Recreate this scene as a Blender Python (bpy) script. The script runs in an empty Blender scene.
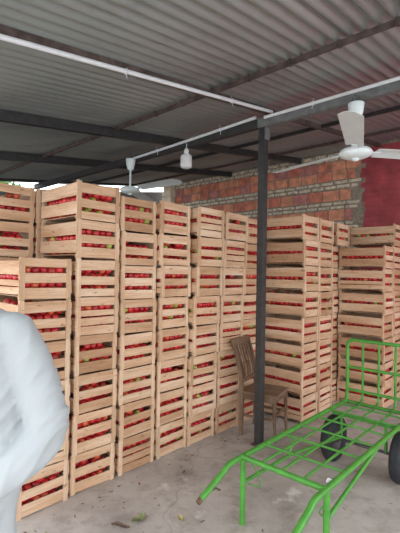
import bpy, bmesh, math, random
from mathutils import Vector, Matrix, noise
from math import sin, cos, pi, radians as R
rnd = random.Random(7)
scene = bpy.context.scene
COL = scene.collection

# ------------------------------------------------------------------ frame of the yard: u runs along the crate rows, n across them
UL = math.hypot(.675, .738)
U = Vector((.675/UL, .738/UL, 0)); N = Vector((U.y, -U.x, 0))
ANG = math.atan2(U.y, U.x)              # rotation that turns local +X into u, local -Y into n
def un(u, n, z=0.0): return U*u + N*n + Vector((0, 0, z))

# ------------------------------------------------------------------ materials
def newmat(name):
    m = bpy.data.materials.new(name); m.use_nodes = True
    nt = m.node_tree; b = nt.nodes['Principled BSDF']
    return m, nt, b
def lk(nt, a, b): nt.links.new(a, b)
def ramp(nt, stops):
    r = nt.nodes.new('ShaderNodeValToRGB'); e = r.color_ramp.elements
    e[0].position, e[0].color = stops[0][0], (*stops[0][1], 1)
    e[1].position, e[1].color = stops[-1][0], (*stops[-1][1], 1)
    for p, c in stops[1:-1]:
        x = e.new(p); x.color = (*c, 1)
    return r
def mixc(nt, fac, a, b, mode='MIX'):
    m = nt.nodes.new('ShaderNodeMix'); m.data_type = 'RGBA'; m.blend_type = mode
    for s, v in ((m.inputs[0], fac), (m.inputs[6], a), (m.inputs[7], b)):
        if hasattr(v, 'links'): lk(nt, v, s)
        elif isinstance(v, (int, float)): s.default_value = v
        else: s.default_value = (*v, 1)
    return m.outputs[2]
def coords(nt, scale=(1, 1, 1), which='Object', rot=(0, 0, 0), randomize=False):
    t = nt.nodes.new('ShaderNodeTexCoord'); mp = nt.nodes.new('ShaderNodeMapping')
    mp.inputs['Scale'].default_value = scale; mp.inputs['Rotation'].default_value = rot
    lk(nt, t.outputs[which], mp.inputs[0])
    if randomize:
        oi = nt.nodes.new('ShaderNodeObjectInfo'); mm = nt.nodes.new('ShaderNodeMath'); mm.operation = 'MULTIPLY'
        mm.inputs[1].default_value = 57.0; lk(nt, oi.outputs['Random'], mm.inputs[0])
        lk(nt, mm.outputs[0], mp.inputs['Location'])
    return mp.outputs[0]
def noisen(nt, vec, scale=5, detail=4, rough=.55):
    n = nt.nodes.new('ShaderNodeTexNoise'); n.inputs['Scale'].default_value = scale
    n.inputs['Detail'].default_value = detail; n.inputs['Roughness'].default_value = rough
    lk(nt, vec, n.inputs['Vector']); return n.outputs['Fac']
def bump(nt, b, h, strength=.3, dist=.01):
    x = nt.nodes.new('ShaderNodeBump'); x.inputs['Strength'].default_value = strength
    x.inputs['Distance'].default_value = dist; lk(nt, h, x.inputs['Height']); lk(nt, x.outputs[0], b.inputs['Normal'])

def mat_wood(name, cols, slat=(1.2, 1.2, 9), grain=(3, 3, 60)):
    m, nt, b = newmat(name)
    v = coords(nt, slat, randomize=True)
    r = ramp(nt, [(.30, cols[0]), (.5, cols[1]), (.7, cols[2])]); lk(nt, noisen(nt, v, 1.0, 2), r.inputs[0])
    g = noisen(nt, coords(nt, grain, randomize=True), 2.0, 5, .7)
    gr = ramp(nt, [(.35, (.74, .66, .58)), (.6, (1, 1, 1))]); lk(nt, g, gr.inputs[0])
    c = mixc(nt, .8, r.outputs[0], gr.outputs[0], 'MULTIPLY')
    k = noisen(nt, coords(nt, (5, 5, 14), randomize=True), 3.0, 2, .5)     # knots, bark edges
    kr = ramp(nt, [(.27, (.45, .30, .20)), (.33, (1, 1, 1))]); lk(nt, k, kr.inputs[0])
    c = mixc(nt, .7, c, kr.outputs[0], 'MULTIPLY')
    oi = nt.nodes.new('ShaderNodeObjectInfo'); orr = ramp(nt, [(0, (.74, .68, .62)), (.35, (.92, .90, .87)), (1, (1.0, 1.0, 1.0))]); lk(nt, oi.outputs['Random'], orr.inputs[0])
    c = mixc(nt, 1.0, c, orr.outputs[0], 'MULTIPLY')
    lk(nt, c, b.inputs['Base Color']); b.inputs['Roughness'].default_value = .75
    b.inputs['Specular IOR Level'].default_value = .25
    bump(nt, b, g, .25, .003)
    return m
M = {}
M['crate'] = mat_wood('crate_pine', [(.58, .365, .225), (.74, .50, .335), (.83, .64, .475)])
M['cratepost'] = mat_wood('crate_post_pine', [(.60, .40, .255), (.75, .53, .365), (.83, .66, .50)], slat=(9, 9, 1), grain=(60, 60, 3))
M['base'] = mat_wood('crate_base_pine', [(.42, .29, .18), (.52, .37, .24), (.60, .45, .31)])
M['chair'] = mat_wood('old_chair_wood', [(.15, .095, .065), (.215, .14, .095), (.29, .20, .14)], slat=(3, 3, 3), grain=(30, 30, 8))

def mat_simple(name, col, rough=.5, metal=0, var=.0, vs=8, spec=.5, bmp=0, bs=40):
    m, nt, b = newmat(name)
    if var:
        d = tuple(max(0, c*(1-var)) for c in col); l = tuple(min(1, c*(1+var*.6)) for c in col)
        r = ramp(nt, [(.3, d), (.7, l)]); lk(nt, noisen(nt, coords(nt), vs, 4), r.inputs[0])
        lk(nt, r.outputs[0], b.inputs['Base Color'])
    else: b.inputs['Base Color'].default_value = (*col, 1)
    b.inputs['Roughness'].default_value = rough; b.inputs['Metallic'].default_value = metal
    b.inputs['Specular IOR Level'].default_value = spec
    if bmp: bump(nt, b, noisen(nt, coords(nt), bs, 4), bmp, .004)
    return m
M['tomato'] = mat_simple('tomato_red', (.56, .030, .030), .33, var=.45, vs=9)
M['tomato_dark'] = mat_simple('tomato_deep_red', (.40, .014, .022), .28, var=.35, vs=9)
M['tomato_orange'] = mat_simple('tomato_orange', (.66, .12, .05), .3, var=.3, vs=9)
M['tomato_green'] = mat_simple('tomato_green', (.36, .38, .07), .32, var=.3, vs=9)
M['calyx'] = mat_simple('tomato_calyx', (.06, .14, .03), .6)
M['steel_dark'] = mat_simple('dark_painted_steel', (.050, .050, .050), .5, .3, .35, 20)
M['steel_grey'] = mat_simple('grey_beam_paint', (.19, .20, .20), .5, .2, .3, 15)
M['rust'] = mat_simple('rusty_purlin', (.115, .085, .075), .7, .2, .55, 14)
M['pvc'] = mat_simple('white_pvc', (.80, .83, .86), .35, 0, .04, 20)
M['fan'] = mat_simple('fan_white_enamel', (.80, .90, .91), .3, 0, .05, 10)
M['fanblade'] = mat_simple('fan_blade_pale', (.72, .80, .80), .35, 0, .08, 6)
M['bulb'] = mat_simple('bulb_white_plastic', (.82, .82, .82), .3)
M['green'] = mat_simple('cart_green_paint', (.075, .30, .040), .42, 0, .22, 14, bmp=.08)
M['rubber'] = mat_simple('tyre_rubber', (.022, .024, .028), .75, 0, .3, 30)
M['hub'] = mat_simple('wheel_hub_metal', (.10, .10, .10), .5, .6, .2)
M['raw'] = mat_simple('bare_rusty_tube_end', (.20, .12, .08), .7, .4, .4, 60)
M['skin'] = mat_simple('skin', (.36, .20, .13), .55, var=.1)
M['hair'] = mat_simple('black_hair', (.012, .010, .009), .5, bmp=.5, bs=120)
M['trouser'] = mat_simple('dark_trousers', (.05, .055, .07), .85, var=.2)
M['shoe'] = mat_simple('dark_shoes', (.03, .025, .02), .5)
M['button'] = mat_simple('shirt_button', (.55, .57, .58), .3)
M['tarp'] = mat_simple('blue_tarpaulin', (.02, .035, .10), .5, var=.4, vs=4)
M['bark'] = mat_simple('bark', (.10, .07, .045), .9, var=.3)
M['leafA'] = mat_simple('leaf_green', (.10, .22, .04), .6, var=.4, vs=3)
M['dryleaf'] = mat_simple('fallen_leaf', (.24, .27, .12), .7, var=.4, vs=40)
M['yellow'] = mat_simple('yellow_scrap', (.50, .42, .15), .7, var=.3, vs=40)
M['brown'] = mat_simple('brown_scrap', (.16, .10, .07), .8, var=.3, vs=40)
M['paper'] = mat_simple('white_paper', (.8, .8, .8), .8)
M['cream'] = mat_simple('cream_thin_brick', (.72, .64, .50), .85, 0, .5, 18, bmp=.4)
M['mortar'] = mat_simple('grey_mortar', (.33, .275, .215), .95, 0, .4, 22, bmp=.8, bs=60)
for i, c in enumerate([(.70, .245, .16), (.78, .34, .21), (.64, .215, .15), (.58, .24, .21)]):
    M['brick%d' % i] = mat_simple('red_hollow_brick_%s' % 'abcd'[i], c, .85, 0, .38, 9, bmp=.5)
M['redpaint'] = mat_simple('dark_red_wall_paint', (.43, .066, .080), .6, 0, .35, 5, bmp=.4, bs=30)
M['darkwall'] = mat_simple('blocker_wall_dark', (.10, .09, .08), .9, 0, .3, 3, bmp=.3)  # even dark tone of the added light-blocking wall
M['pier_sunlit'] = mat_simple('pier_brick_sunlit_tone', (.72, .62, .47), .9, 0, .25, 6, bmp=.4)  # sunlight on the pier's brick put into a pale base colour

def mat_shirt():
    m, nt, b = newmat('pale_blue_cotton')
    v = coords(nt)
    r = ramp(nt, [(.3, (.365, .395, .405)), (.7, (.415, .445, .455))]); lk(nt, noisen(nt, v, 3, 4), r.inputs[0])
    lk(nt, r.outputs[0], b.inputs['Base Color']); b.inputs['Roughness'].default_value = .9
    b.inputs['Sheen Weight'].default_value = .15; b.inputs['Specular IOR Level'].default_value = .2
    bump(nt, b, noisen(nt, v, 14, 5, .6), .35, .008)
    return m
M['shirt'] = mat_shirt()

def mat_floor():
    m, nt, b = newmat('worn_concrete')
    v = coords(nt)
    r = ramp(nt, [(.28, (.30, .265, .235)), (.5, (.48, .435, .395)), (.72, (.64, .59, .54))]); lk(nt, noisen(nt, v, 1.3, 8, .65), r.inputs[0])
    r2 = ramp(nt, [(.38, (.62, .58, .54)), (.5, (1, 1, 1))]); lk(nt, noisen(nt, v, 5.5, 6, .7), r2.inputs[0])
    c = mixc(nt, .55, r.outputs[0], r2.outputs[0], 'MULTIPLY')
    r3 = ramp(nt, [(.62, (0, 0, 0)), (.70, (1, 1, 1))]); lk(nt, noisen(nt, coords(nt, rot=(0, 0, .7)), 3.1, 5, .6), r3.inputs[0])
    c = mixc(nt, r3.outputs[0], c, (.67, .625, .575))
    vo = nt.nodes.new('ShaderNodeTexVoronoi'); vo.feature = 'DISTANCE_TO_EDGE'; vo.inputs['Scale'].default_value = .8
    wv = nt.nodes.new('ShaderNodeTexNoise'); wv.inputs['Scale'].default_value = 2.5; lk(nt, v, wv.inputs['Vector'])
    ad = nt.nodes.new('ShaderNodeVectorMath'); ad.operation = 'MULTIPLY_ADD'; ad.inputs[1].default_value = (.35, .35, .35)
    lk(nt, wv.outputs['Color'], ad.inputs[0]); lk(nt, v, ad.inputs[2]); lk(nt, ad.outputs[0], vo.inputs['Vector'])
    cr = ramp(nt, [(.0, (.60, .57, .55)), (.008, (1, 1, 1))]); lk(nt, vo.outputs['Distance'], cr.inputs[0])
    c = mixc(nt, .55, c, cr.outputs[0], 'MULTIPLY')
    lk(nt, c, b.inputs['Base Color']); b.inputs['Roughness'].default_value = .8
    bump(nt, b, noisen(nt, v, 9, 8, .7), .35, .02)
    return m
M['floor'] = mat_floor()
def mat_roof():
    m, nt, b = newmat('weathered_corrugated_sheet')
    v = coords(nt, (1, 1, 1))
    r = ramp(nt, [(.3, (.265, .30, .295)), (.55, (.365, .41, .40)), (.8, (.44, .475, .455))]); lk(nt, noisen(nt, v, .9, 5), r.inputs[0])
    r2 = ramp(nt, [(.55, (1, 1, 1)), (.74, (.80, .72, .68))]); lk(nt, noisen(nt, coords(nt, (.5, 3, 3), rot=(0, 0, 0)), 1.7, 6), r2.inputs[0])
    c = mixc(nt, .7, r.outputs[0], r2.outputs[0], 'MULTIPLY')
    lk(nt, c, b.inputs['Base Color']); b.inputs['Roughness'].default_value = .42
    b.inputs['Metallic'].default_value = .6
    return m
M['roof'] = mat_roof()

# ------------------------------------------------------------------ mesh helpers
class MB:
    def __init__(s): s.v = []; s.f = []; s.m = []; s.sm = []
    def add(s, vs, fs, mi=0, smooth=False):
        o = len(s.v); s.v += [tuple(p) for p in vs]; s.f += [tuple(i+o for i in f) for f in fs]
        s.m += [mi]*len(fs); s.sm += [smooth]*len(fs)
    def box(s, a, b, mi=0, mat=None, ch=.0015):
        # box with small chamfers on the vertical/horizontal edges
        x0, y0, z0 = a; x1, y1, z1 = b
        ch = min(ch, (x1-x0)*.3, (y1-y0)*.3, (z1-z0)*.3)
        bm = bmesh.new()
        bmesh.ops.create_cube(bm, size=1)
        for v in bm.verts:
            v.co = Vector(((x0+x1)/2+v.co.x*(x1-x0), (y0+y1)/2+v.co.y*(y1-y0), (z0+z1)/2+v.co.z*(z1-z0)))
        if ch > .0004: bmesh.ops.bevel(bm, geom=bm.edges[:], offset=ch, segments=1, affect='EDGES')
        bm.verts.index_update()
        vs = [(mat @ v.co) if mat else v.co.copy() for v in bm.verts]
        s.add(vs, [[v.index for v in f.verts] for f in bm.faces], mi); bm.free()
    def tube(s, pts, r, seg=12, mi=0, caps=True, smooth=True):
        pts = [Vector(p) for p in pts]; rs = r if isinstance(r, (list, tuple)) else [r]*len(pts)
        t0 = (pts[1]-pts[0]).normalized(); up = Vector((0, 0, 1)) if abs(t0.z) < .9 else Vector((1, 0, 0))
        a = t0.cross(up).normalized(); vs = []
        for i, p in enumerate(pts):
            if i == 0: t = t0
            elif i == len(pts)-1: t = (pts[i]-pts[i-1]).normalized()
            else: t = ((pts[i]-pts[i-1]).normalized()+(pts[i+1]-pts[i]).normalized()).normalized()
            a = (a - t*a.dot(t)).normalized(); b = t.cross(a)
            for k in range(seg):
                q = 2*pi*k/seg; vs.append(p + (a*cos(q)+b*sin(q))*rs[i])
        fs = [[i*seg+k, i*seg+(k+1) % seg, (i+1)*seg+(k+1) % seg, (i+1)*seg+k] for i in range(len(pts)-1) for k in range(seg)]
        s.add(vs, fs, mi, smooth)
        if caps:
            s.add(vs[:seg], [list(range(seg))[::-1]], mi); s.add(vs[-seg:], [list(range(seg))], mi)
    def lathe(s, prof, seg=32, mi=0, c=(0, 0, 0), smooth=True):
        vs = [(c[0]+r*cos(2*pi*k/seg), c[1]+r*sin(2*pi*k/seg), c[2]+z) for r, z in prof for k in range(seg)]
        fs = [[i*seg+k, i*seg+(k+1) % seg, (i+1)*seg+(k+1) % seg, (i+1)*seg+k] for i in range(len(prof)-1) for k in range(seg)]
        s.add(vs, fs, mi, smooth)
    def build(s, name, mats, parent=None, loc=None):
        me = bpy.data.meshes.new(name); me.from_pydata(s.v, [], s.f)
        for m in (mats if isinstance(mats, (list, tuple)) else [mats]): me.materials.append(m)
        me.polygons.foreach_set('material_index', s.m); me.polygons.foreach_set('use_smooth', s.sm); me.update()
        return link(name, me, parent, loc)
def link(name, me, parent=None, loc=None):
    o = bpy.data.objects.new(name, me); COL.objects.link(o)
    if parent: o.parent = parent
    if loc is not None: o.location = loc
    return o
def tag(o, label, cat=None, group=None, kind=None):
    if label: o['label'] = label
    if cat: o['category'] = cat
    if group: o['group'] = group
    if kind: o['kind'] = kind
    return o
def empty(name, loc=(0, 0, 0), rz=0):
    o = bpy.data.objects.new(name, None); COL.objects.link(o); o.location = loc; o.rotation_euler.z = rz
    o.empty_display_size = .1; return o
def bez(pts, n=6):
    """Catmull-Rom through pts"""
    P = [Vector(p) for p in pts]; P = [P[0]*2-P[1]]+P+[P[-1]*2-P[-2]]; out = []
    for i in range(1, len(P)-2):
        for k in range(n):
            t = k/n; a, b, c, d = P[i-1:i+3]
            out.append(.5*((2*b)+(c-a)*t+(2*a-5*b+4*c-d)*t*t+(3*b-a-3*c+d)*t**3))
    out.append(P[-2]); return out
def struct(name, o, label):
    o.name = name; o['kind'] = 'structure'; o['label'] = label; return o

# ------------------------------------------------------------------ setting: floor, roof, walls
mb = MB(); mb.add([(-16, -10, 0), (16, -10, 0), (16, 20, 0), (-16, 20, 0)], [(0, 1, 2, 3)])
mb.add([(-16, -10, -.1), (16, -10, -.1), (16, 20, -.1), (-16, 20, -.1)], [(3, 2, 1, 0)])
struct('floor', mb.build('floor', M['floor']), 'worn grey concrete yard floor with cracks and stains')

ROOFK, ROOFZ, RU = .14, 3.15, 3.19
def roofz(u): return ROOFZ + ROOFK*(u-RU)
def strip_sheet():
    mb = MB(); pitch = .085; edges = [-6.8, -5.45, -4.35, -3.24, -2.14, -1.03, .08, 1.19, 2.3]
    us = [-.4, .35, 1.4, 2.4, 3.19, 3.8, 4.6, 5.4, 6.28]
    for i in range(len(edges)-1):
        a, b = edges[i]-.05, edges[i+1]
        k = int((b-a)/pitch*8); lift = .007*(i % 2)
        ns = [a+(b-a)*j/k for j in range(k+1)]
        vs = []
        for u in us:
            for n in ns: vs.append(un(u, n, roofz(u)+.017*(cos(2*pi*n/pitch)) + .014 + lift))
        w = len(ns)
        top = [tuple(Vector(p)+Vector((0, 0, .004))) for p in vs]
        fs = [[r*w+c, r*w+c+1, (r+1)*w+c+1, (r+1)*w+c] for r in range(len(us)-1) for c in range(w-1)]
        mb.add(vs, fs, 0, True); mb.add(top, [f[::-1] for f in fs], 0, True)
    return mb
struct('ceiling', strip_sheet().build('ceiling', M['roof']), 'grey corrugated sheet roof seen from below')

def slope_box(u0, u1, n0, n1, dz0, dz1, mi, mb):
    """box hanging under the roof plane between offsets dz0 and dz1"""
    vs = []
    for u in (u0, u1):
        for n in (n0, n1):
            for d in (dz0, dz1): vs.append(un(u, n, roofz(u)+d))
    fs = [(0, 1, 3, 2), (4, 6, 7, 5), (0, 4, 5, 1), (2, 3, 7, 6), (0, 2, 6, 4), (1, 5, 7, 3)]
    mb.add(vs, fs, mi)
tn = [0]
def trim(mb, mat, label):
    tn[0] += 1
    return struct('trim_%d' % tn[0], mb.build('trim', mat), label)
# main beams along the corrugations
for n, m, l in ((-2.10, 'rust', 'dark rafter with a white conduit, running to the post top'), (-3.40, 'steel_dark', 'dark rafter, the first one behind the post'),
                (-4.90, 'steel_dark', 'dark rafter, the second one behind the post'), (.2, 'steel_dark', 'dark rafter right of the large fan')):
    mb = MB(); slope_box(-.4, 6.2, n-(.02 if m == 'rust' else .03), n+(.02 if m == 'rust' else .03), -.05 if m == 'rust' else -.085, 0, 0, mb); trim(mb, M[m], l)
# purlins across them
for u, m, l in ((2.38, 'rust', 'rusty purlin crossing under the roof sheets in front of the post'), (4.28, 'steel_dark', 'dark purlin crossing behind the post'),
                (5.35, 'rust', 'brown purlin near the brick wall'), (.6, 'steel_dark', 'purlin at the low open edge of the roof')):
    mb = MB(); slope_box(u-.014, u+.014, -6.8, 2.3, -.034 if m == 'rust' else -.042, .0, 0, mb)
    if m == 'rust':
        for k in range(26):           # clips holding the sheets
            n = -6.5+.34*k; slope_box(u-.020, u+.022, n, n+.022, -.037, .004, 0, mb)
    trim(mb, M[m], l)
# edge beam on the far left, wall plate beam
mb = MB(); slope_box(-.4, 6.2, -6.86, -6.78, -.04, .02, 0, mb); trim(mb, M['steel_dark'], 'dark edge beam at the far open side')
# big grey cross beam that carries fans and lamp
BZ = 3.02
mb = MB()
vs = []
Mx = Matrix.Translation(Vector((0, 0, 0))) @ Matrix.Rotation(ANG, 4, 'Z')
def unbox(mb, u0, u1, n0, n1, z0, z1, mi=0, ch=.002):
    # local x = u, local y = -n
    mb.box((u0, -n1, z0), (u1, -n0, z1), mi, Mx, ch)
unbox(mb, 3.165, 3.225, -2.19, 2.3, BZ-.04, BZ+.045); trim(mb, M['steel_grey'], 'grey square beam right of the post top, carrying the large fan')
mb = MB(); unbox(mb, 3.165, 3.225, -6.78, -2.195, BZ-.035, BZ+.045); trim(mb, M['steel_dark'], 'dark square beam left of the post top, carrying lamp and far fan')
# dark wall added along the far side to block sky light, slit left above
mb = MB(); vs = [un(u, n, z) for u in (-.4, 7.6) for n in (-7.15, -7.0) for z in (0, roofz(u)-(.24 if u < 1 else .10))]
mb.add(vs, [(0, 1, 3, 2), (4, 6, 7, 5), (0, 4, 5, 1), (2, 3, 7, 6), (0, 2, 6, 4), (1, 5, 7, 3)])
struct('wall_left_blocker', mb.build('wall_left_blocker', M['darkwall']), 'added dark wall blocking sky light at the far left, open slit under the roof')

# brick wall at the back
WU = 6.2
mb = MB()
unbox(mb, WU+.012, WU+.16, -6.45, 2.4, 0, roofz(WU)+.02, 0)
def course(z0, z1, length, gap, mats, n0=-6.43, n1=-2.42, ragged=.14):
    n = n0 - rnd.random()*length
    while n < n1:
        L = length*rnd.uniform(.86, 1.1); a, b = max(n, n0), min(n+L, n1+rnd.uniform(-ragged, ragged))
        if b-a > .05 and rnd.random() > .02:
            j = rnd.uniform(-.004, .004)
            mi = rnd.choice(mats)
            unbox(mb, WU+rnd.uniform(-.003, .004), WU+.02, a, b, z0+j, z1+j, mi, .004)
        n += L+gap
CR, RD = [1], [2, 3, 4, 5, 2, 3]
bands = [(3.50, 3.55, 'c'), (3.435, 3.485, 'c'), (3.275, 3.42, 'r'), (3.115, 3.262, 'r'), (3.055, 3.098, 'c'), (2.985, 3.03, 'c'), (2.79, 2.955, 'r'),
         (2.725, 2.765, 'c'), (2.66, 2.70, 'c')]
z = 2.64
while z > .3:
    bands += [(z-.17, z, 'r'), (z-.235, z-.193, 'c'), (z-.30, z-.258, 'c')]; z -= .322
for a, b, t in bands:
    if t == 'c': course(a, b, .20, .028, CR)
    else: course(a, b, .245, .020, RD)
# dark red painted part: courses barely showing under the paint
z = .02; k = 0
while z < 3.5:
    n = -2.34 + rnd.uniform(-.05, .05)
    while n < 2.35:
        L = rnd.uniform(.2, .26); unbox(mb, WU+rnd.uniform(.002, .0035), WU+.03, n, min(n+L, 2.38), z, z+.0745, 6, .002); n += L+.0005
    z += .075; k += 1
mb.build('wall_back', [M['mortar'], M['cream'], M['brick0'], M['brick1'], M['brick2'], M['brick3'], M['redpaint']])
struct('wall_back', bpy.data.objects['wall_back'], 'brick wall with cream courses, its right end painted dark red')
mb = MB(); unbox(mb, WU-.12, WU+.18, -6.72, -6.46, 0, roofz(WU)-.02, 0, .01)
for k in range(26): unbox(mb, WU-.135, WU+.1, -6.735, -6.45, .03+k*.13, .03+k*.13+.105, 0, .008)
trim(mb, M['pier_sunlit'], 'brick pier at the open end of the wall, sunlight painted in its pale colour')

# ------------------------------------------------------------------ post
post = empty('metal_post', un(3.205, -2.147), ANG)
tag(post, 'dark square steel post from floor to roof, left of the wooden chair', 'post')
mb = MB(); mb.box((-.033, -.033, 0.006), (.033, .033, BZ-.042), 0); mb.build('shaft', M['steel_dark'], post)
mb = MB(); mb.box((-.06, -.06, 0), (.06, .06, .008), 0)
for a in (-1, 1):
    for b in (-1, 1): mb.tube([(a*.046, b*.046, .006), (a*.046, b*.046, .022)], .008, 6)
mb.build('base_plate', M['raw'], post)
mb = MB(); mb.box((-.034, -.05, BZ-.16), (-.002+.036, -.035, BZ-.045), 0); mb.build('top_bracket', M['steel_grey'], post)

# ------------------------------------------------------------------ conduits and cable ties
def conduit(p0, p1, label, sag=0):
    root = empty('conduit_pipe', (0, 0, 0)); tag(root, label, 'pipe', 'white conduits under the roof beams')
    p0, p1 = Vector(p0), Vector(p1); mb = MB(); n = 8
    mb.tube([p0.lerp(p1, k/n)+Vector((0, 0, -sag*sin(pi*k/n))) for k in range(n+1)], .0145, 12); mb.build('tube', M['pvc'], root)
    d = (p1-p0).length
    for k in range(max(2, int(d/1.0))):
        t = (k+.45)/max(2, int(d/1.0)); c = p0.lerp(p1, t)+Vector((0, 0, -sag*sin(pi*t))); ax = (p1-p0).normalized()
        s = ax.cross(Vector((0, 0, 1))).normalized(); m2 = MB()
        ring = [c + (s*cos(q)+ax.cross(s)*sin(q))*.019 for q in [2*pi*j/10 for j in range(11)]]
        m2.tube(ring, .003, 6); m2.tube([c+Vector((0, 0, -.017)), c+s*.012+Vector((0, 0, -.05))], .0025, 5)
        m2.tube([c+Vector((0, 0, .015)), c-s*.02+Vector((0, 0, .05))], .0025, 5)
        m2.build('cable_tie', M['pvc'], root)
    return root
pa0, pa1 = un(.0, -2.10, roofz(.0)-.066), un(3.20, -2.055, roofz(3.2)-.040)
conduit(pa0, pa1, 'white conduit pipe from the upper left edge of the view to the post top')
conduit(un(3.148, -2.10, BZ+.035), un(3.148, 2.2, BZ+.035), 'white conduit pipe on the beam above the large near fan')
conduit(un(3.146, -2.20, BZ+.056), un(3.146, -4.12, BZ-.005), 'white conduit pipe from the post to the small far fan', .004)

# ------------------------------------------------------------------ fans
def make_fan(c, top, az, label, rodlen):
    root = empty('ceiling_fan', (c[0], c[1], c[2])); tag(root, label, 'fan', 'white ceiling fans')
    h = top-c[2]
    mb = MB(); mb.lathe([(.001, .028), (.05, .030), (.10, .022), (.118, .008), (.122, -.012), (.112, -.030), (.08, -.044), (.04, -.052), (.001, -.054)], 40)
    mt = mb.build('motor', M['fan'], root)
    m2 = MB(); m2.lathe([(.001, -.051), (.030, -.051), (.028, -.062), (.012, -.070), (.001, -.072)], 24); m2.build('motor_cap', M['fan'], mt)
    m2 = MB(); m2.lathe([(.119, -.004), (.1255, -.006), (.1255, -.013), (.119, -.015)], 40); m2.build('trim_ring', M['pvc'], mt)
    mb = MB(); mb.tube([(0, 0, .02), (0, 0, h-.10)], .012, 14); mb.build('down_rod', M['fan'], root)
    mb = MB(); mb.lathe([(.001, h-.185), (.028, h-.18), (.040, h-.165), (.043, h-.15), (.0455, h-.135), (.050, h-.13), (.062, h-.05), (.060, h-.045), (.001, h-.045)], 32)
    mb.build('canopy', M['fan'], root)
    mb = MB(); mb.tube(bez([(-.02, 0, h-.05), (-.03, .0, h-.01), (-.012, 0, h+.02), (.0, 0, h+.02), (.012, 0, h-.01), (.005, 0, h-.05)]), .004, 6)
    mb.tube(bez([(.03, 0, h-.05), (.035, .01, h-.02), (.022, 0, h+.02)]), .003, 6); mb.build('hook', M['hub'], root)
    for k in range(3):
        a = az+k*2*pi/3; rot = Matrix.Rotation(a, 4, 'Z'); tilt = Matrix.Rotation(R(-12), 4, 'X')
        mb = MB(); n = 14; vs = []
        for i in range(n+1):
            t = i/n; x = .16+.69*t; w = .064+.014*t
            if t > .93: w *= math.sqrt(max(.25, 1-((t-.93)/.07)**2*.75))
            droop = -.008*t*t
            for j in range(5):
                s_ = -1+j*.5; cam = .008*(1-s_*s_)
                vs.append(rot @ (Vector((x, 0, droop)) + (tilt @ Vector((0, s_*w, cam)))))
        top_ = [v+Vector((0, 0, .003)) for v in vs]
        fs = [[i*5+j, i*5+j+1, (i+1)*5+j+1, (i+1)*5+j] for i in range(n) for j in range(4)]
        mb.add(vs, [f[::-1] for f in fs], 0, True); mb.add(top_, fs, 0, True)
        ed = [i*5 for i in range(n+1)]+[n*5+j for j in range(1, 5)]+[i*5+4 for i in range(n-1, -1, -1)]+[3, 2, 1]
        allv = vs+top_; L = len(vs)
        mb.add(allv, [[ed[q], ed[(q+1) % len(ed)], ed[(q+1) % len(ed)]+L, ed[q]+L] for q in range(len(ed))])
        bl = mb.build('blade', M['fanblade'], root)
        m2 = MB(); m2.box((.09, -.022, -.006), (.20, .022, .002), 0, rot @ tilt); m2.tube([rot @ Vector((.175, .01, -.010)), rot @ Vector((.175, .01, .004))], .005, 8); m2.build('blade_arm', M['fan'], bl)
    return root
FC = un(3.12, -1.235, 2.56)
make_fan(FC, BZ-.035, R(247), 'large white three-blade ceiling fan hanging near, right of the post', .3)
FD = un(3.12, -4.06, 2.625)
make_fan(FD, BZ+.03, R(-40), 'small-looking white ceiling fan hanging far off above the crate stacks', .3)

# hanging lamp
LP = un(3.146, -3.11, 0)
lamp = empty('hanging_lamp', (LP.x, LP.y, 2.79)); tag(lamp, 'white bulb lamp hanging from the beam left of the post', 'lamp')
mb = MB(); mb.lathe([(.001, -.05), (.04, -.048), (.058, -.036), (.063, -.015), (.063, .075), (.056, .092), (.035, .104), (.022, .108)], 28); mb.build('bulb', M['bulb'], lamp)
mb = MB(); mb.lathe([(.001, .175), (.016, .172), (.020, .16), (.026, .155), (.027, .105), (.001, .105)], 20); mb.build('socket', M['pvc'], lamp)
mb = MB(); mb.tube([(0, 0, .17), (.002, 0, .22), (0, 0, BZ-2.79-.005)], .004, 8); mb.build('cord', M['pvc'], lamp)

# ------------------------------------------------------------------ crates: local +X = u, local -Y = n (front end panel faces -Y)
CW, CL, CH = .372, .56, .28
def end_mesh(var):
    r = random.Random(100+var); mb = MB()
    layouts = [[(.006, .075), (.105, .165), (.205, .277)], [(.006, .082), (.112, .172), (.212, .276)], [(.004, .070), (.098, .160), (.192, .274)],
               [(.004, .066), (.074, .128), (.140, .182), (.214, .277)], [(.008, .085), (.108, .168), (.214, .278)], [(.004, .078), (.112, .178), (.218, .276)], [(.004, .060), (.088, .150), (.196, .268)]]
    for a, b in layouts[var % len(layouts)]:
        t = r.uniform(-.007, .007); x0, x1 = -CW/2+.004, CW/2-.004
        m = Matrix.Translation((0, 0, (a+b)/2)) @ Matrix.Rotation(t/.19 if False else t*2.2, 4, 'Y') @ Matrix.Translation((0, 0, -(a+b)/2))
        mb.box((x0, -.006, a), (x1, 0, b), 0, m, .001)
    return mb
def side_mesh(var):
    r = random.Random(300+var); mb = MB()
    layouts = [[(.036, .126), (.162, .258)], [(.032, .122), (.160, .254)], [(.040, .132), (.168, .262)], [(.036, .130), (.162, .252)], [(.034, .082), (.090, .130), (.166, .258)]]
    for a, b in layouts[var % len(layouts)]:
        t = r.uniform(-.008, .008)
        m = Matrix.Translation((0, 0, (a+b)/2)) @ Matrix.Rotation(t*1.4, 4, 'X') @ Matrix.Translation((0, 0, -(a+b)/2))
        mb.box((0, -CL/2+.001, a), (.006, CL/2-.001, b), 0, m, .001)
    return mb
def mesh_only(mb, name, mat):
    o = mb.build(name, mat); me = o.data; bpy.data.objects.remove(o); return me
END = [mesh_only(end_mesh(i), 'end_panel', M['crate']) for i in range(7)]
SIDE = [mesh_only(side_mesh(i), 'side_panel', M['crate']) for i in range(5)]
mb = MB()
for i in range(5):
    x = -CW/2+.012+i*.0705; mb.box((x, -CL/2+.022, .022), (x+.064, CL/2-.022, .028), 0, None, .001)
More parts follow.
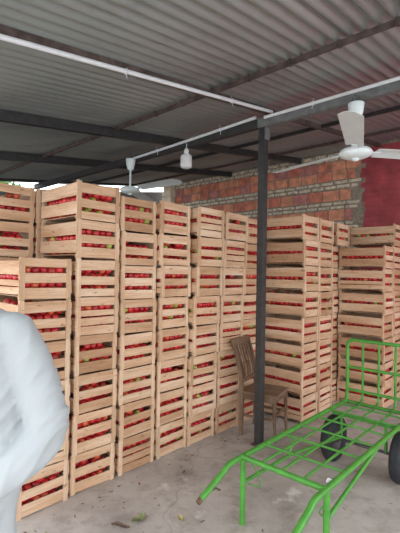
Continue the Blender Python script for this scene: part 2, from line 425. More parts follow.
for y in (-CL/2+.026, CL/2-.05): mb.box((-CW/2+.012, y, .010), (CW/2-.012, y+.022, .0215), 0, None, .001)
BASE = mesh_only(mb, 'base', M['base'])
mb = MB(); pw, pt = .034, .021
# post with a sawn, slightly waney outer face
mb.add([(0, 0, 0), (pw, 0, 0), (pw*.9, pt, 0), (0, pt, 0), (.001, .001, CH), (pw*.94, 0, CH-.003), (pw*.86, pt, CH), (0, pt, CH-.002)],
       [(3, 2, 1, 0), (4, 5, 6, 7), (0, 1, 5, 4), (1, 2, 6, 5), (2, 3, 7, 6), (3, 0, 4, 7)])
POST = mesh_only(mb, 'corner_post', M['cratepost'])
Fx = Matrix.Diagonal((-1, 1, 1, 1)); Fy = Matrix.Diagonal((1, -1, 1, 1))
def flipped(me, mx):
    c = me.copy(); c.transform(mx)
    if mx.determinant() < 0: c.flip_normals()
    return c
P = {(-1, -1): POST, (1, -1): flipped(POST, Fx), (-1, 1): flipped(POST, Fy), (1, 1): flipped(POST, Fx @ Fy)}
CRATES = []
def part(name, me, parent, loc, rz=0):
    o = link(name, me, parent, loc); o.rotation_euler.z = rz; return o
ORD = {1: 'resting on the floor', 2: 'second from the floor', 3: 'third from the floor', 4: 'fourth from the floor', 5: 'fifth from the floor', 6: 'sixth from the floor', 7: 'seventh from the floor', 8: 'eighth from the floor'}
def make_crate(loc, rz, zs, group, label):
    root = empty('tomato_crate', loc, rz); root.scale = (1, 1, zs)
    tag(root, label, 'crate', group)
    e = rnd.choice(END); part('end_panel', e, root, (0, -CL/2+.0115, 0))
    part('end_panel', rnd.choice(END), root, (0, CL/2-.0055, 0))
    part('side_panel', rnd.choice(SIDE), root, (-CW/2, 0, 0)); part('side_panel', rnd.choice(SIDE), root, (CW/2-.006, 0, 0))
    part('base', BASE, root, (0, 0, 0))
    for (sx, sy), me in P.items():
        part('corner_post', me, root, (sx*(CW/2-.0065), sy*(CL/2), 0) if False else (sx*(CW/2-.0065), -CL/2 if sy < 0 else CL/2, 0))
    return root
# stacks: u of the left edge, n of the front end, number, top height, phrase, forward lean, which faces show
STACKS = [
 (1.135, -2.59, 6, 1.683, 'lower stack beside the pale shirt', 'stack A', 0, 0),
 (1.535, -2.595, 8, 2.255, 'tall corner stack just right of the shirt', 'stack B', 0, 0),
 (1.930, -2.59, 8, 2.200, 'stack just right of the tall corner stack', 'stack C', 0, 0),
 (2.322, -2.585, 8, 2.212, 'stack next left of the protruding one', 'stack D', 0, 0),
 (2.712, -2.580, 8, 2.212, 'protruding stack below the hanging lamp', 'stack E', .11, 0),
 (3.100, -2.575, 8, 2.208, 'stack directly left of the chair back', 'stack F', .09, 0),
 (3.490, -2.585, 8, 2.205, 'corner stack hidden behind the chair', 'stack G', .04, 0),
 (3.960, -2.110, 8, 2.262, 'stack just right of the metal post', 'stack H', 0, 0),
 (4.348, -2.115, 8, 2.258, 'end-on stack second right of the post', 'stack I', 0, 0),
 (4.785, -2.200, 8, 2.250, 'end-on stack third right of the post', 'stack J', 0, 0),
 (5.035, -1.625, 7, 1.968, 'seven-high stack behind the green rack', 'stack K', 0, 0),
 (5.425, -1.640, 8, 2.270, 'taller stack behind the seven-high one', 'stack L', 0, 0),
 (1.125, -3.185, 8, 2.262, 'far left rear stack behind the shirt', 'stack M', 0, 0),
 (1.515, -3.185, 8, 2.262, 'rear stack hidden behind the tall corner', 'stack N', 0, 0),
]
WORDS = {1: 'bottom', 2: 'second-lowest', 3: 'third-lowest', 4: 'fourth-lowest', 5: 'fifth-lowest', 6: 'sixth-lowest', 7: 'seventh-lowest', 8: 'topmost'}
for si, (u0, n0, cnt, top, phrase, _, lean, _x) in enumerate(STACKS):
    pit = top/cnt; lo = rnd.uniform(-.004, .004)
    for k in range(cnt):
        fr = (k/(cnt-1))
        fwd = lean*(fr**1.4) if lean else 0
        fwd = (fwd if lean else 0) + rnd.uniform(-.016, .006)
        du = rnd.uniform(-.003, .004)
        rz = rnd.uniform(-1.1, 1.1) if k > 1 else rnd.uniform(-2.0, 2.0)
        if si == 9 and k == 7: fwd += .09; du += .03
        if si == 3 and k >= 5: du -= .008*(k-4); fwd += .03
        if si == 2 and k >= 5: du -= .003*(k-4); fwd -= .01
        if si == 4 and k >= 5: rz = -1.5+rnd.uniform(-.5, .5)
        if si == 4 and k == 7: fwd -= .03
        c = un(u0+CW/2+du, n0+fwd-CL/2, pit*k)
        w = 'topmost' if k == cnt-1 else WORDS[k+1]
        root = make_crate(c, ANG+R(rz), pit/CH, 'slatted wooden crates of tomatoes stacked in the yard',
                          '%s slatted tomato crate in the %s' % (w, phrase))
        CRATES.append(dict(root=root, si=si, k=k, w=w, phrase=phrase, top=(k == cnt-1), zs=pit/CH,
                           side=si in (0, 4, 7, 10) or (si == 1 and k >= 5) or (si in (12,)) or (si == 11 and k >= 6) or (si == 13 and k >= 5)))

# ------------------------------------------------------------------ hand cart
GZ, GU0, GN0, GN1 = .43, 2.11, -1.545, -.98
def P3(u, n, z): return un(u, n, z)
cart = empty('hand_cart', (0, 0, 0)); tag(cart, 'bright green tubular steel hand cart with grid deck and black tyres', 'cart')
def gtube(name, pts, r, mat='green', parent=None, seg=12):
    mb = MB(); mb.tube(pts, r, seg); return mb.build(name, M[mat], parent or cart)
GE = 3.76
for n in (GN0, GN1):
    hp = bez([P3(GU0+.3, n, GZ), P3(GU0, n, GZ), P3(GU0-.12, n, GZ-.004), P3(GU0-.19, n, GZ-.035), P3(GU0-.38, n+(.0), GZ-.115)], 6)
    pts = [P3(GE, n, GZ)]+[Vector(p) for p in hp]
    rail = gtube('side_rail', pts, .0185, seg=14)
    e = Vector(pts[-1]); d = (e-Vector(pts[-2])).normalized()
    g = gtube('grip_end', [e-d*.002, e+d*.025], .0165, 'raw', rail); g['label'] = 'bare rusty end of the handle tube'
gtube('cross_bar', [P3(GU0, GN0, GZ+.006), P3(GU0, GN1, GZ+.006)], .0175)
gtube('cross_bar', [P3(GE-.02, GN0, GZ), P3(GE-.02, GN1, GZ)], .0165)
for s_ in (.25, .5, .75, 1.0, 1.25, 1.47):
    gtube('deck_bar', [P3(GU0+s_, GN0, GZ+.012), P3(GU0+s_, GN1, GZ+.012)], .008, seg=8)
for k in (1, 2, 3):
    n = GN0+(GN1-GN0)*k/4; gtube('deck_bar', [P3(GU0+.01, n, GZ+.004), P3(GE-.02, n, GZ+.004)], .0085, seg=8)
for n in (GN0, GN1):
    lg = gtube('front_leg', [P3(GU0+.02, n, GZ), P3(GU0+.02, n, .0)], .0185, seg=14)
    if n == GN1: gtube('lower_rail', [P3(GU0+.03, n, .262), P3(GU0+.82, n, GZ-.012)], .0125)
    else:
        gtube('lower_rail', [P3(GU0+.03, n, .262), P3(GU0+.62, n, .25), P3(3.40, n+.10, .22)], .0125)
        gtube('strut', bez([P3(GU0+.60, n, GZ-.01), P3(GU0+.63, n+.008, .34), P3(GU0+.60, n, .26)]), .010)
    gtube('strut', [P3(3.41, n+(.10 if n == GN0 else -.10), .19), P3(3.41, n+(.10 if n == GN0 else -.10), GZ)], .0125)
    s2 = 1 if n == GN0 else -1
    gtube('wire_loop', bez([P3(GU0+.06, n, GZ-.012), P3(GU0+.12, n+.05*s2, .30), P3(GU0+.1, n+.08*s2, .24), P3(GU0+.05, n+.02*s2, .25)]), .004, seg=6)
gtube('axle', [P3(3.41, -1.57, .195), P3(3.41, -.905, .195)], .0125, 'hub')
# rear rack
mb = MB(); unbox(mb, 3.40, 3.44, GN0+.02, GN1-.02, GZ-.035, GZ-.012); mb.build('axle_support', M['green'], cart)
for i, n in enumerate([GN0+k*(GN1-GN0)/4 for k in range(5)]):
    if i in (0, 4): continue
    gtube('rack_bar', bez([P3(GE-.05, n, GZ+.02), P3(GE-.005, n, GZ+.03), P3(GE+.012, n, GZ+.08), P3(GE+.012, n, .70), P3(GE+.012, n, 1.0)], 4), .011, seg=8)
s0 = bez([P3(GE-.06, GN0, GZ+.004), P3(GE-.012, GN0, GZ+.02), P3(GE+.012, GN0, GZ+.08), P3(GE+.012, GN0, .75), P3(GE+.012, GN0, .955), P3(GE+.012, GN0+.045, 1.0)], 5)
s1 = [Vector(p)+N*(0) for p in bez([P3(GE+.012, GN1-.045, 1.0), P3(GE+.012, GN1, .955), P3(GE+.012, GN1, .75), P3(GE+.012, GN1, GZ+.08), P3(GE-.012, GN1, GZ+.02), P3(GE-.06, GN1, GZ+.004)], 5)]
gtube('rack_frame', s0+s1, .0165, seg=12)
for z in (.535, .745): gtube('rack_rail', [P3(GE+.012, GN0, z), P3(GE+.012, GN1, z)], .013)
# wheels
def wheel(n, u=3.41):
    c = P3(u, n, .195)
    A = Matrix.Translation(c) @ Matrix.Rotation(ANG, 4, 'Z') @ Matrix.Rotation(pi/2, 4, 'X')      # lathe axis -> n
    mb = MB(); prof = [(.105, -.030), (.118, -.042), (.150, -.047), (.176, -.042), (.187, -.030), (.1905, -.012), (.1905, .012), (.187, .030), (.176, .042), (.150, .047), (.118, .042), (.105, .030)]
    mb.lathe(prof, 48)
    for k in range(44):                               # tread blocks
        for s_, o_ in ((-1, 0), (0, .5), (1, 0)):
            a = 2*pi*(k+o_)/44; r = .190 if s_ == 0 else .184
            q = Matrix.Rotation(a, 4, 'Z') @ Matrix.Translation((r, 0, s_*.024)) @ Matrix.Rotation(-s_*.45, 4, 'Y')
            mb.box((-.004, -.0075, -.009), (.0045, .0075, .009), 0, q, .0008)
    mb.v = [tuple(A @ Vector(p)) for p in mb.v]
    tyre = mb.build('wheel', M['rubber'], cart); tyre['label'] = 'black treaded rubber tyre on a steel rim'
    mb = MB(); mb.lathe([(.108, -.030), (.100, -.026), (.060, -.006), (.032, -.006), (.030, -.045), (.014, -.047), (.014, .047), (.030, .045), (.032, .006), (.060, .006), (.100, .026), (.108, .030)], 36)
    mb.v = [tuple(A @ Vector(p)) for p in mb.v]; mb.build('rim', M['hub'], tyre)
wheel(-.965); wheel(-1.51)

# ------------------------------------------------------------------ wooden chair
cf = Vector((.86, -.50, 0)).normalized(); ang_c = math.atan2(cf.y, cf.x)
CB = Vector((.430, 4.04, 0))                                    # left back foot
ch = empty('wooden_chair', CB, ang_c); tag(ch, 'weathered brown wooden chair with a slatted back, standing behind the post', 'chair')
W_, D_ = .36, .34                                            # local x = facing, local y = to the left of facing
def cpart(name, f): mb = MB(); f(mb); return mb.build(name, M['chair'], ch)
SH = .43
for y in (0, W_):
    def bp(mb, y=y):
        pts = bez([(.0, y, .0), (.008, y, .22), (.008, y, .43), (-.03, y, .70), (-.10, y, .935)], 4)
        for i in range(len(pts)-1):
            a, b = pts[i], pts[i+1]; w = .017
            vs = [a+Vector((-w, -w, 0)), a+Vector((w, -w, 0)), a+Vector((w, w, 0)), a+Vector((-w, w, 0)), b+Vector((-w, -w, 0)), b+Vector((w, -w, 0)), b+Vector((w, w, 0)), b+Vector((-w, w, 0))]
            mb.add(vs, [(3, 2, 1, 0), (4, 5, 6, 7), (0, 1, 5, 4), (1, 2, 6, 5), (2, 3, 7, 6), (3, 0, 4, 7)])
    cpart('back_leg', bp)
for y in (.012, W_-.012):
    cpart('front_leg', lambda mb, y=y: mb.tube([(D_+.012, y, 0), (D_+.004, y, .2), (D_, y, SH-.02)], [.014, .017, .021], 8, 0, True, False))
def seat(mb):
    for k in range(5):
        a = -.012+k*(W_+.024)/5; mb.box((-.012, a, SH-.012), (D_+.03, a+(W_+.024)/5-.003, SH+.012), 0, None, .004)
cpart('seat', seat)
cpart('apron', lambda mb: (mb.box((0, -.004, SH-.065), (D_, .012, SH-.013)), mb.box((0, W_-.012, SH-.065), (D_, W_+.004, SH-.013)), mb.box((D_-.008, .01, SH-.065), (D_+.01, W_-.01, SH-.013)), mb.box((-.005, .01, SH-.065), (.01, W_-.01, SH-.013))))
for y in (.006, W_-.006): cpart('stretcher', lambda mb, y=y: mb.box((-.01, y-.008, .19), (D_+.005, y+.008, .215)))
cpart('stretcher', lambda mb: mb.box((D_-.003, .01, .235), (D_+.013, W_-.01, .26)))
cpart('top_rail', lambda mb: mb.box((-.114, -.026, .865), (-.080, W_+.022, .94), 0, None, .006))
cpart('lower_back_rail', lambda mb: mb.box((-.012, .01, .515), (.012, W_-.01, .55), 0, None, .003))
for k in range(5):
    y = .055+k*(W_-.11)/4
    def sl(mb, y=y, k=k):
        pts = bez([(.0, y, .545), (-.012, y+.006*(-1)**k, .65), (-.045, y-.006*(-1)**k, .76), (-.082, y, .875)], 4)
        for i in range(len(pts)-1):
            a, b = pts[i], pts[i+1]; wa = .010+.008*abs(sin(pi*i/6)); wb = .010+.008*abs(sin(pi*(i+1)/6))
            vs = [a+Vector((-.006, -wa, 0)), a+Vector((.006, -wa, 0)), a+Vector((.006, wa, 0)), a+Vector((-.006, wa, 0)), b+Vector((-.006, -wb, 0)), b+Vector((.006, -wb, 0)), b+Vector((.006, wb, 0)), b+Vector((-.006, wb, 0))]
            mb.add(vs, [(3, 2, 1, 0), (4, 5, 6, 7), (0, 1, 5, 4), (1, 2, 6, 5), (2, 3, 7, 6), (3, 0, 4, 7)])
    cpart('back_slat', sl)

# ------------------------------------------------------------------ person at the left edge (faces the camera side, hand towards the pocket)
PC = Vector((-.875, 1.52, 0))
person = empty('person', PC, 0)
tag(person, 'person in a long pale blue shirt, elbow bent, at the left edge', 'person')
def skin_body(verts, edges, radii, sub=2):
    me = bpy.data.meshes.new('body'); me.from_pydata(verts, edges, []); o = link('tmp', me)
    md = o.modifiers.new('s', 'SKIN'); md.use_smooth_shade = True
    for i, r in enumerate(radii):
        sv = me.skin_vertices[0].data[i]; sv.radius = r if isinstance(r, tuple) else (r, r)
    me.skin_vertices[0].data[0].use_root = True
    sb = o.modifiers.new('b', 'SUBSURF'); sb.levels = sub; sb.render_levels = sub
    dg = bpy.context.evaluated_depsgraph_get(); dg.update()
    m2 = bpy.data.meshes.new_from_object(o.evaluated_get(dg)); bpy.data.objects.remove(o); return m2
V, Eg, Rr = [], [], []
def vtx(p, r, par=None):
    V.append(Vector(p)); Rr.append(r)
    if par is not None: Eg.append((par, len(V)-1))
    return len(V)-1
pel = vtx((0, 0, .93), (.145, .105)); wa = vtx((0, 0, 1.10), (.13, .095), pel); chst = vtx((0, .01, 1.30), (.15, .105), wa)
nb = vtx((0, .015, 1.43), (.07, .06), chst); nk = vtx((0, 0, 1.50), .052, nb)
h1 = vtx((0, -.015, 1.57), (.062, .075), nk); h2 = vtx((0, -.015, 1.65), (.077, .092), h1); h3 = vtx((0, -.002, 1.725), (.06, .072), h2)
elb = Vector((.318, -.02, 1.045)); wri = Vector((.105, -.165, .845))
sh = vtx((.175, .01, 1.395), .055, chst); e1 = vtx(elb, .040, sh); fm1 = vtx((.235, -.105, .918), .034, e1); w1 = vtx(wri, .027, fm1)
hand = vtx(wri+Vector((-.055, -.012, -.045)), (.038, .022), w1)
sh2 = vtx((-.175, .01, 1.395), .055, chst); e2 = vtx((-.235, .03, 1.10), .040, sh2); w2 = vtx((-.245, -.03, .86), .027, e2); hand2 = vtx((-.245, -.045, .785), (.022, .038), w2)
for hnd, base, dirs in ((hand, wri+Vector((-.055, -.012, -.045)), Vector((-.70, -.15, -.68))), (hand2, Vector((-.245, -.045, .785)), Vector((0, -.2, -1)))):
    d = dirs.normalized(); side = d.cross(Vector((1, 0, 0)) if hnd == hand2 else Vector((0, 1, 0))).normalized(); nn = d.cross(side)
    for k, ln in enumerate((.062, .074, .070, .054)):
        o_ = side*(k-1.5)*.019; b0 = vtx(base+d*.028+o_, .0095, hnd)
        b1 = vtx(base+d*(.028+ln*.5)+o_+nn*.004, .0085, b0); vtx(base+d*(.028+ln)+o_+nn*.016, .0072, b1)
    t0 = vtx(base-side*.034+d*.0, .011, hnd); vtx(base-side*.056+d*.034, .009, t0)
for s_ in (-1, 1):
    hp_ = vtx((s_*.095, 0, .86), .088, pel); kn = vtx((s_*.10, -.01, .48), .056, hp_); an = vtx((s_*.105, .015, .09), .038, kn)
    hl = vtx((s_*.105, .0, .045), .036, an); vtx((s_*.115, -.15, .03), (.04, .024), hl)
me = skin_body(V, Eg, Rr); me.materials.append(M['skin']); bd = link('body', me, person)
def ellip(mb, c, r, seg=16, rings=10, mi=0):
    vs, fs = [], []
    for i in range(rings+1):
        th = pi*i/rings
        for k in range(seg):
            a = 2*pi*k/seg; vs.append((c[0]+r[0]*sin(th)*cos(a), c[1]+r[1]*sin(th)*sin(a), c[2]+r[2]*cos(th)))
    for i in range(rings):
        for k in range(seg): fs.append((i*seg+k, (i+1)*seg+k, (i+1)*seg+(k+1) % seg, i*seg+(k+1) % seg))
    mb.add(vs, fs, mi, True)
# face features on the body
mb = MB()
for s_ in (-1, 1): ellip(mb, (s_*.030, -.098, 1.655), (.013, .009, .009), mi=0); ellip(mb, (s_*.030, -.1055, 1.655), (.005, .003, .005), mi=1)
mb.build('eyes', [M['paper'], M['hair']], person)
mb = MB(); ellip(mb, (0, -.108, 1.632), (.013, .020, .024)); ellip(mb, (0, -.118, 1.618), (.017, .013, .010))
for s_ in (-1, 1): ellip(mb, (s_*.080, -.012, 1.64), (.010, .018, .030))
mb.build('nose_and_ears', M['skin'], person)
mb = MB(); ellip(mb, (0, -.093, 1.583), (.026, .010, .008)); mb.build('mouth', M['brown'], person)
mb = MB(); vs = []
ellip(mb, (0, .014, 1.695), (.088, .098, .083), 28, 18)
mb.v = [p if p[2] > 1.60 and not (p[1] < -.055 and p[2] < 1.715) else (p[0]*.82, p[1]*.72+.01, max(p[2], 1.60)) for p in mb.v]
mb.build('hair', M['hair'], person)
# clothes: lofted rings merged by a voxel remesh
def loft(mb, rings, seg=28):
    vs = []
    for c, ax, ay, ux, uy in rings:
        for k in range(seg):
            a = 2*pi*k/seg; vs.append(Vector(c)+Vector(ux)*ax*cos(a)+Vector(uy)*ay*sin(a))
    n = len(rings)
    fs = [[i*seg+k, i*seg+(k+1) % seg, (i+1)*seg+(k+1) % seg, (i+1)*seg+k] for i in range(n-1) for k in range(seg)]
    fs += [list(range(seg))[::-1], [(n-1)*seg+k for k in range(seg)]]
    mb.add(vs, fs, 0, True)
def limb_rings(pts, rs):
    out = []; a = None
    for i, p in enumerate(pts):
        t = (pts[min(i+1, len(pts)-1)]-pts[max(i-1, 0)]).normalized()
        if a is None: a = t.cross(Vector((0, 1, 0))).normalized()
        a = (a-t*a.dot(t)).normalized(); out.append((p, rs[i], rs[i], a, t.cross(a)))
    return out
def remesh(mb, name, mat, parent, voxel=.011, smooth=6, fold=None):
    o = mb.build('tmp', mat); md = o.modifiers.new('r', 'REMESH'); md.mode = 'VOXEL'; md.voxel_size = voxel; md.use_smooth_shade = True
    sm = o.modifiers.new('s', 'SMOOTH'); sm.iterations = smooth; sm.factor = .5
    dg = bpy.context.evaluated_depsgraph_get(); dg.update()
    me = bpy.data.meshes.new_from_object(o.evaluated_get(dg)); bpy.data.objects.remove(o)
    if fold:
        ns = [v.normal.copy() for v in me.vertices]
        for v, nn in zip(me.vertices, ns): v.co += nn*fold(v.co)
    me.materials.clear(); me.materials.append(mat)
    me.polygons.foreach_set('use_smooth', [True]*len(me.polygons)); me.update()
    return link(name, me, parent)
X, Y = (1, 0, 0), (0, 1, 0)
mb = MB()
loft(mb, [((0, .0, z), ax, ay, X, Y) for z, ax, ay in ((.56, .188, .16), (.70, .198, .155), (.84, .232, .160), (.96, .250, .165), (1.12, .235, .152), (1.28, .212, .145), (1.36, .205, .135), (1.42, .175, .105), (1.455, .12, .085), (1.475, .07, .07))])
armp = [Vector(p) for p in bez([(.10, .01, 1.375), (.185, .005, 1.365), (.245, .0, 1.25), (.292, -.01, 1.13), (.322, -.03, 1.03), (.275, -.085, .945), (.20, -.125, .885), (.125, -.155, .85)], 3)]
nA = len(armp); rsA = [.072+.014*sin(pi*i/(nA-1)) - .012*(i/(nA-1)) for i in range(nA)]
loft(mb, limb_rings(armp, rsA))
arm2 = [Vector(p) for p in bez([(-.10, .01, 1.375), (-.185, .005, 1.365), (-.225, .02, 1.25), (-.240, .03, 1.10), (-.243, -.0, .95), (-.246, -.02, .89)], 3)]
loft(mb, limb_rings(arm2, [.072-.020*i/(len(arm2)-1) for i in range(len(arm2))]))
elb2 = Vector((.31, -.03, 1.03))
def fold(p):
    d = (p-elb2).length; q = Vector(p)
    w = math.exp(-(d/.14)**2)
    s = noise.noise(Vector((q.x*5, q.y*5, q.z*2.5)))*.008
    # creases: narrow ridges that run round the bent elbow and down from the armpit
    a = noise.noise(Vector((q.x*5+3, q.y*5, q.z*17-q.x*19)))
    s += (.5-min(1, abs(a)*4.0))*.009*(.2+w)
    b_ = noise.noise(Vector((q.x*13-q.z*6, q.y*4+7, q.z*4+q.x*3)))
    s += (.5-min(1, abs(b_)*3.0))*.006
    if q.z < .95 and q.x < .24: s += sin(math.atan2(q.y, q.x)*9+q.z*2)*.010*(.95-q.z)/.4
    return s
remesh(mb, 'shirt', M['shirt'], person, .007, 8, fold)
mb = MB()
loft(mb, [((0, .0, 1.458), .078, .074, X, Y), ((0, -.004, 1.485), .074, .071, X, Y), ((0, -.006, 1.505), .066, .064, X, Y)], 28)
mb.build('collar', M['shirt'], person)
mb = MB()
for z in (1.38, 1.28, 1.18, 1.08, .98, .88):
    yy = -(.137+.012)
    mb.tube([(0.01, yy-.012, z), (0.01, yy+.004, z)], .0065, 12)
mb.build('buttons', M['button'], person)
mb = MB(); loft(mb, limb_rings([Vector((.130, -.152, .855)), Vector((.100, -.170, .838))], [.050, .048])); mb.build('cuff', M['shirt'], person)
for s_ in (-1, 1):
    mb = MB(); loft(mb, [((s_*.098, 0, .84), .095, .10, X, Y), ((s_*.10, -.005, .50), .078, .082, X, Y), ((s_*.103, .01, .10), .066, .074, X, Y)], 20)
    mb.build('trouser_leg', M['trouser'], person)
    mb = MB(); loft(mb, [((s_*.112, -.06, .0), .048, .135, X, Y), ((s_*.112, -.06, .02), .052, .14, X, Y), ((s_*.110, -.045, .06), .044, .115, X, Y), ((s_*.108, .01, .10), .040, .055, X, Y)], 24)
    mb.build('shoe', M['shoe'], person)

# ------------------------------------------------------------------ litter on the floor
def leaf(name, loc, rz, L, Wd, mat, label, cat, seed):
    r = random.Random(seed); mb = MB(); n = 10; vs = []
    for i in range(n+1):
        t = i/n; w = Wd*sin(pi*min(.98, max(.03, t)))**.7
        for j in (-1, -.5, 0, .5, 1): vs.append((L*(t-.5), w*j*.5, .006+.012*abs(j)+.006*sin(t*7+seed)+.004*r.random()))
    top = [(p[0], p[1], p[2]+.0015) for p in vs]
    fs = [[i*5+j, i*5+j+1, (i+1)*5+j+1, (i+1)*5+j] for i in range(n) for j in range(4)]
    mn = min(p[2] for p in vs); vs = [(p[0], p[1], p[2]-mn+.0005) for p in vs]; top = [(p[0], p[1], p[2]-mn+.0005) for p in top]
    mb.add(vs, [f[::-1] for f in fs], 0, True); mb.add(top, fs, 0, True)
    o = mb.build(name, mat, None, loc); o.rotation_euler.z = rz; return tag(o, label, cat)
leaf('fallen_leaf', (-.365, 2.63, 0), .9, .12, .055, M['dryleaf'], 'curled dry green leaf on the concrete in front of the crates', 'leaf', 1)
leaf('fallen_leaf', (-.095, 2.64, 0), 2.2, .055, .03, M['yellow'], 'small yellow leaf scrap on the bare concrete floor', 'leaf', 2)
leaf('fallen_leaf', (-.47, 2.56, 0), 2.9, .12, .03, M['brown'], 'thin brown scrap beside the curled green leaf on the floor', 'leaf', 3)
leaf('paper_scrap', (1.03, 3.15, 0), .3, .07, .045, M['paper'], 'small white paper scrap on the floor under the cart', 'paper', 4)
for i, (x, y) in enumerate([(.15, 3.0), (-.1, 3.25), (.62, 2.5)]):
    leaf('wood_chip', (x, y, 0), i*1.3, .06, .014, M['brown'], ['thin dark wood chip on the floor left of the cart leg', 'dark wood chip on the floor near the protruding stack', 'small dark wood chip between the two cart legs'][i], 'wood chip', 5+i)

mb = MB(); rd = random.Random(11)
for k in range(110):
    u, n = rd.uniform(.9, 4.3), rd.uniform(-2.5, -.1)
    if rd.random() < .5: n = -2.5+abs(rd.gauss(0, .15))
    p = un(u, n); a = rd.uniform(0, pi); L, w_, h_ = rd.uniform(.004, .018), rd.uniform(.0015, .005), rd.uniform(.0015, .004)
    q = Matrix.Translation(p) @ Matrix.Rotation(a, 4, 'Z'); mb.box((-L, -w_, .0003), (L, w_, h_), rd.choice((0, 0, 1, 2)), q, .0008)
tag(mb.build('floor_debris', [M['brown'], M['dryleaf'], M['crate']]), 'tiny wood chips and dry bits scattered over the concrete', 'debris', None, 'stuff')

# ------------------------------------------------------------------ beyond the open side: tarpaulin, trees
def tree(loc, h, r, label, seed):
    rr = random.Random(seed); root = empty('tree', loc); tag(root, label, 'tree', 'trees beyond the open side')
    mb = MB(); mb.tube([(0, 0, 0), (.05, 0, h*.4), (0, .05, h*.75)], [.12, .09, .05], 8); mb.build('trunk', M['bark'], root)
    mb = MB()
    for k in range(2200):
        d = Vector((rr.gauss(0, 1), rr.gauss(0, 1), rr.gauss(0, 1))).normalized()*rr.uniform(.6, 1)
        c = Vector((d.x*r, d.y*r, h*.7+d.z*r*.8)); a = Vector((rr.gauss(0, 1), rr.gauss(0, 1), rr.gauss(0, 1))).normalized(); b = a.orthogonal().normalized()
        s_ = rr.uniform(.08, .16); mb.add([c-a*s_, c+b*s_*.45, c+a*s_, c-b*s_*.45], [(0, 1, 2, 3)])
    mb.build('foliage', M['leafA'], root)
tree(un(2.0, -12.0), 4.6, 1.3, 'green leafy tree beyond the far left opening', 1)
tree(un(4.6, -12.6), 4.7, 1.3, 'green tree beyond the opening, right of the leafy one', 2)
tp = MB(); n = 24; vs = []
for i in range(n+1):
    for j in range(6):
        u = 1.3+4.6*i/n; z = [3.0, 3.17, 3.2, 3.0, 1.8, .0][j]; nn = -8.2-[.0, .25, .55, .8, .86, .9][j]
        vs.append(un(u, nn, max(0, z+(.05*sin(u*3.1)+.03*sin(u*7.7) if j < 4 else 0))))
for i in range(n+1):
    u = 1.3+4.6*i/n; vs.append(un(u, -8.15, 0))
fs = [[i*6+j, i*6+j+1, (i+1)*6+j+1, (i+1)*6+j] for i in range(n) for j in range(5)]
o6 = (n+1)*6; fs += [[o6+i, i*6, (i+1)*6, o6+i+1] for i in range(n)]
fs += [[o6]+[5-j for j in range(6)], [o6+n]+[n*6+j for j in range(6)]]
tp.add(vs, fs, 0, True); tag(tp.build('tarpaulin', M['tarp']), 'dark blue tarpaulin covered heap beyond the crates at far left', 'tarpaulin')

# ------------------------------------------------------------------ camera
cd = bpy.data.cameras.new('camera'); cam = bpy.data.objects.new('camera', cd); COL.objects.link(cam)
cd.sensor_fit = 'VERTICAL'; cd.sensor_height = 36; cd.lens = 405/533*36; cd.clip_start = .05; cd.clip_end = 200
cam.matrix_world = Matrix.Translation((0, 0, 1.6)) @ Matrix.Rotation(R(90+.9), 4, 'X') @ Matrix.Rotation(R(1.0), 4, 'Z')
scene.camera = cam

# ------------------------------------------------------------------ light: overcast sky, soft sun from the open side
w = bpy.data.worlds.new('sky'); scene.world = w; w.use_nodes = True; nt = w.node_tree
bg = nt.nodes['Background']
tc = nt.nodes.new('ShaderNodeTexCoord'); sp = nt.nodes.new('ShaderNodeSeparateXYZ'); lk(nt, tc.outputs['Generated'], sp.inputs[0])
rp = ramp(nt, [(.0, (.88, .90, .92)), (.25, (.96, .975, 1.0)), (1.0, (.78, .86, 1.0))]); lk(nt, sp.outputs['Z'], rp.inputs[0])
lk(nt, rp.outputs[0], bg.inputs[0]); bg.inputs[1].default_value = 2.6
scene.view_settings.view_transform = 'Standard'; scene.view_settings.look = 'None'; scene.view_settings.gamma = 1
scene.view_settings.use_curve_mapping = False
scene.view_settings.exposure = 0.45

# ------------------------------------------------------------------ tomatoes
def ico(sub, sq=.88):
    bm = bmesh.new(); bmesh.ops.create_icosphere(bm, subdivisions=sub, radius=1)
    for v in bm.verts: v.co.z *= sq
    bm.verts.index_update()
    r = ([v.co.copy() for v in bm.verts], [[v.index for v in f.verts] for f in bm.faces]); bm.free(); return r
IV, IF = ico(2)
TM = ['tomato', 'tomato_dark', 'tomato_orange', 'tomato_green']
TR = .031
bpy.context.view_layer.update()
cands = []
for c in CRATES:
    mw = c['root'].matrix_world; fill = rnd.uniform(.185, .232); greenish = rnd.random() < .25
    def put(x, y, z, face, c=c, mw=mw, greenish=greenish):
        q = rnd.random(); col = 3 if q < (.12 if greenish else .035) else 2 if q < .20 else 1 if q < .45 else 0
        cands.append([mw @ Vector((x, y, z)), col, face, c, rnd.uniform(.92, 1.05)*TR])
    faces = [('end', 0)] + ([('side', 0)] if c['side'] else [])
    for face, _ in faces:
        row = 0; z = .056
        while z < fill+.03:
            if face == 'end':
                x = -CW/2+.045+(row % 2)*.026
                while x < CW/2-.040:
                    if z < fill or rnd.random() < .5: put(x, -CL/2+.050+rnd.uniform(0, .006), z+rnd.uniform(-.004, .004), face)
                    x += .0575
            else:
                y = -CL/2+.115+(row % 2)*.026
                while y < CL/2-.045:
                    if z < fill or rnd.random() < .5: put(-CW/2+.042+rnd.uniform(0, .006), y, z+rnd.uniform(-.004, .004), face)
                    y += .0575
            z += .047; row += 1
dg = bpy.context.evaluated_depsgraph_get()
cp = Vector((0, 0, 1.6)); inv = cam.matrix_world.inverted()
BACK = []
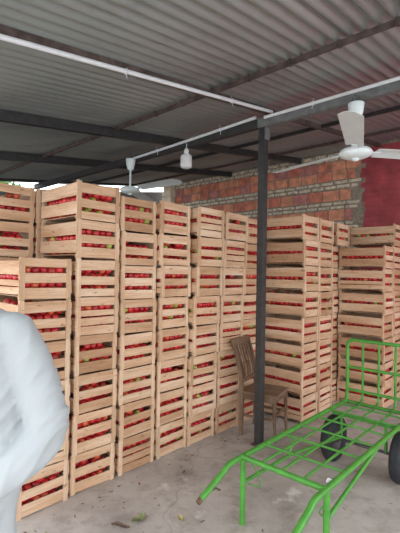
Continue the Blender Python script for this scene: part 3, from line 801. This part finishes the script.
for t in list(cands):
    c = t[3]; mwi = c['root'].matrix_world; l = mwi.inverted() @ t[0]
    if t[2] == 'end': l2 = Vector((l.x+.028*rnd.choice((-1, 1)), l.y+.055, min(l.z+.01, .23)))
    else: l2 = Vector((l.x+.055, l.y+.028, min(l.z+.01, .23)))
    if abs(l2.x) < CW/2-.04 and abs(l2.y) < CL/2-.045: BACK.append([mwi @ l2, t[1], t[2], c, t[4]])
for t in cands:
    p = t[0]; q = inv @ p; sx, sy = 200-405*q.x/q.z*1.0, 266.5+405*q.y/q.z
    hits = 0
    if -2 < sx < 402 and -2 < sy < 535:
        d0 = (p-cp).length; right = (p-cp).cross(Vector((0, 0, 1))).normalized(); up = Vector((0, 0, 1))
        for a, b in ((0, 0), (0, .35), (0, -.35), (0, .7), (0, -.7), (.5, 0), (-.5, 0), (.45, .5), (-.45, .5), (.45, -.5), (-.45, -.5)):
            tgt = p+right*a*t[4]+up*b*t[4]; d = (tgt-cp).normalized()
            ok, loc, *_ = scene.ray_cast(dg, cp, d, distance=(tgt-cp).length-t[4]*.6)
            if not ok: hits += 1
    t += [hits/(p-cp).length_squared, sx, sy]
order = sorted(range(len(cands)), key=lambda i: -cands[i][5])
pick = [i for i in order if cands[i][5] > 0][:300]; ps = set(pick)
print('tomatoes', len(cands), 'seen', sum(1 for c in cands if c[5] > 0), 'own', len(pick))
TMESH = {}
IV3, IF3 = ico(3)
for col in range(4):
    mb = MB(); vs = []
    for v in IV3:
        r = 1+.03*cos(5*math.atan2(v.y, v.x))*(1-abs(v.z)); dimple = -.12*math.exp(-((v.x**2+v.y**2)/.03)) if v.z > 0 else 0
        vs.append(Vector((v.x*r, v.y*r, v.z+dimple))*TR)
    mb.add(vs, IF3, 0, True); TMESH[col] = mesh_only(mb, 'tomato', M[TM[col]])
CALYX = MB()
for k in range(5):
    a = 2*pi*k/5; CALYX.add([Vector((0, 0, .80))*TR, Vector((.20*cos(a-.4), .20*sin(a-.4), .86))*TR, Vector((.55*cos(a), .55*sin(a), .80))*TR, Vector((.20*cos(a+.4), .20*sin(a+.4), .86))*TR], [(0, 1, 2, 3)])
CALYX.tube([(0, 0, .78*TR), (.1*TR, 0, 1.0*TR)], .0025, 6); CALYXM = mesh_only(CALYX, 'calyx', M['calyx'])
CN = ['red', 'deep red', 'orange-red', 'green']
NTH = ['first', 'second', 'third', 'fourth', 'fifth', 'sixth', 'seventh', 'eighth', 'ninth', 'tenth', 'eleventh', 'twelfth', 'thirteenth']
rows = {}
for i in pick:
    t = cands[i]; c = t[3]; lz = (c['root'].matrix_world.inverted() @ t[0]).z
    gap = 'top' if lz > .155 else 'middle' if lz > .085 else 'low'
    rows.setdefault((c['si'], c['k'], t[2], gap), []).append(i)
SHORT = ['stack beside the shirt', 'tall corner stack', 'stack right of corner stack', 'stack left of protruding one', 'protruding stack', 'stack left of chair', 'stack behind chair',
         'stack right of post', 'second stack right of post', 'third stack right of post', 'stack behind green rack', 'stack past green rack', 'far left rear stack', 'hidden rear stack']
for key, ids in rows.items():
    ids.sort(key=lambda i: cands[i][6]); si, k, face, gap = key
    for m, i in enumerate(ids):
        t = cands[i]; c = t[3]
        root = link('tomato', TMESH[t[1]], None, t[0]); root.rotation_euler = (rnd.uniform(-1.2, 1.2), rnd.uniform(-1.2, 1.2), rnd.uniform(0, 6)); s_ = t[4]/TR; root.scale = (s_, s_, s_)
        ca = link('calyx', CALYXM, root)
        tag(root, '%s tomato %s from left, %s %s gap, %s crate, %s' % (CN[t[1]], NTH[min(m, 12)], gap, face, c['w'], SHORT[si]), 'tomato', 'tomatoes showing between the crate slats')
mb = MB()
vs, fs, ms = [], [], []
for i, t in enumerate(cands+BACK):
    if i in ps: continue
    o = len(vs); p = t[0]; s_ = t[4]
    vs += [(p.x+v.x*s_, p.y+v.y*s_, p.z+v.z*s_) for v in IV]; fs += [tuple(a+o for a in f) for f in IF]; ms += [t[1]]*len(IF)
mb.v, mb.f, mb.m, mb.sm = vs, fs, ms, [True]*len(fs)
o = mb.build('tomatoes', [M[k] for k in TM]); tag(o, 'remaining red tomatoes filling the crates behind the slats', 'tomatoes', 'tomatoes showing between the crate slats', 'stuff')
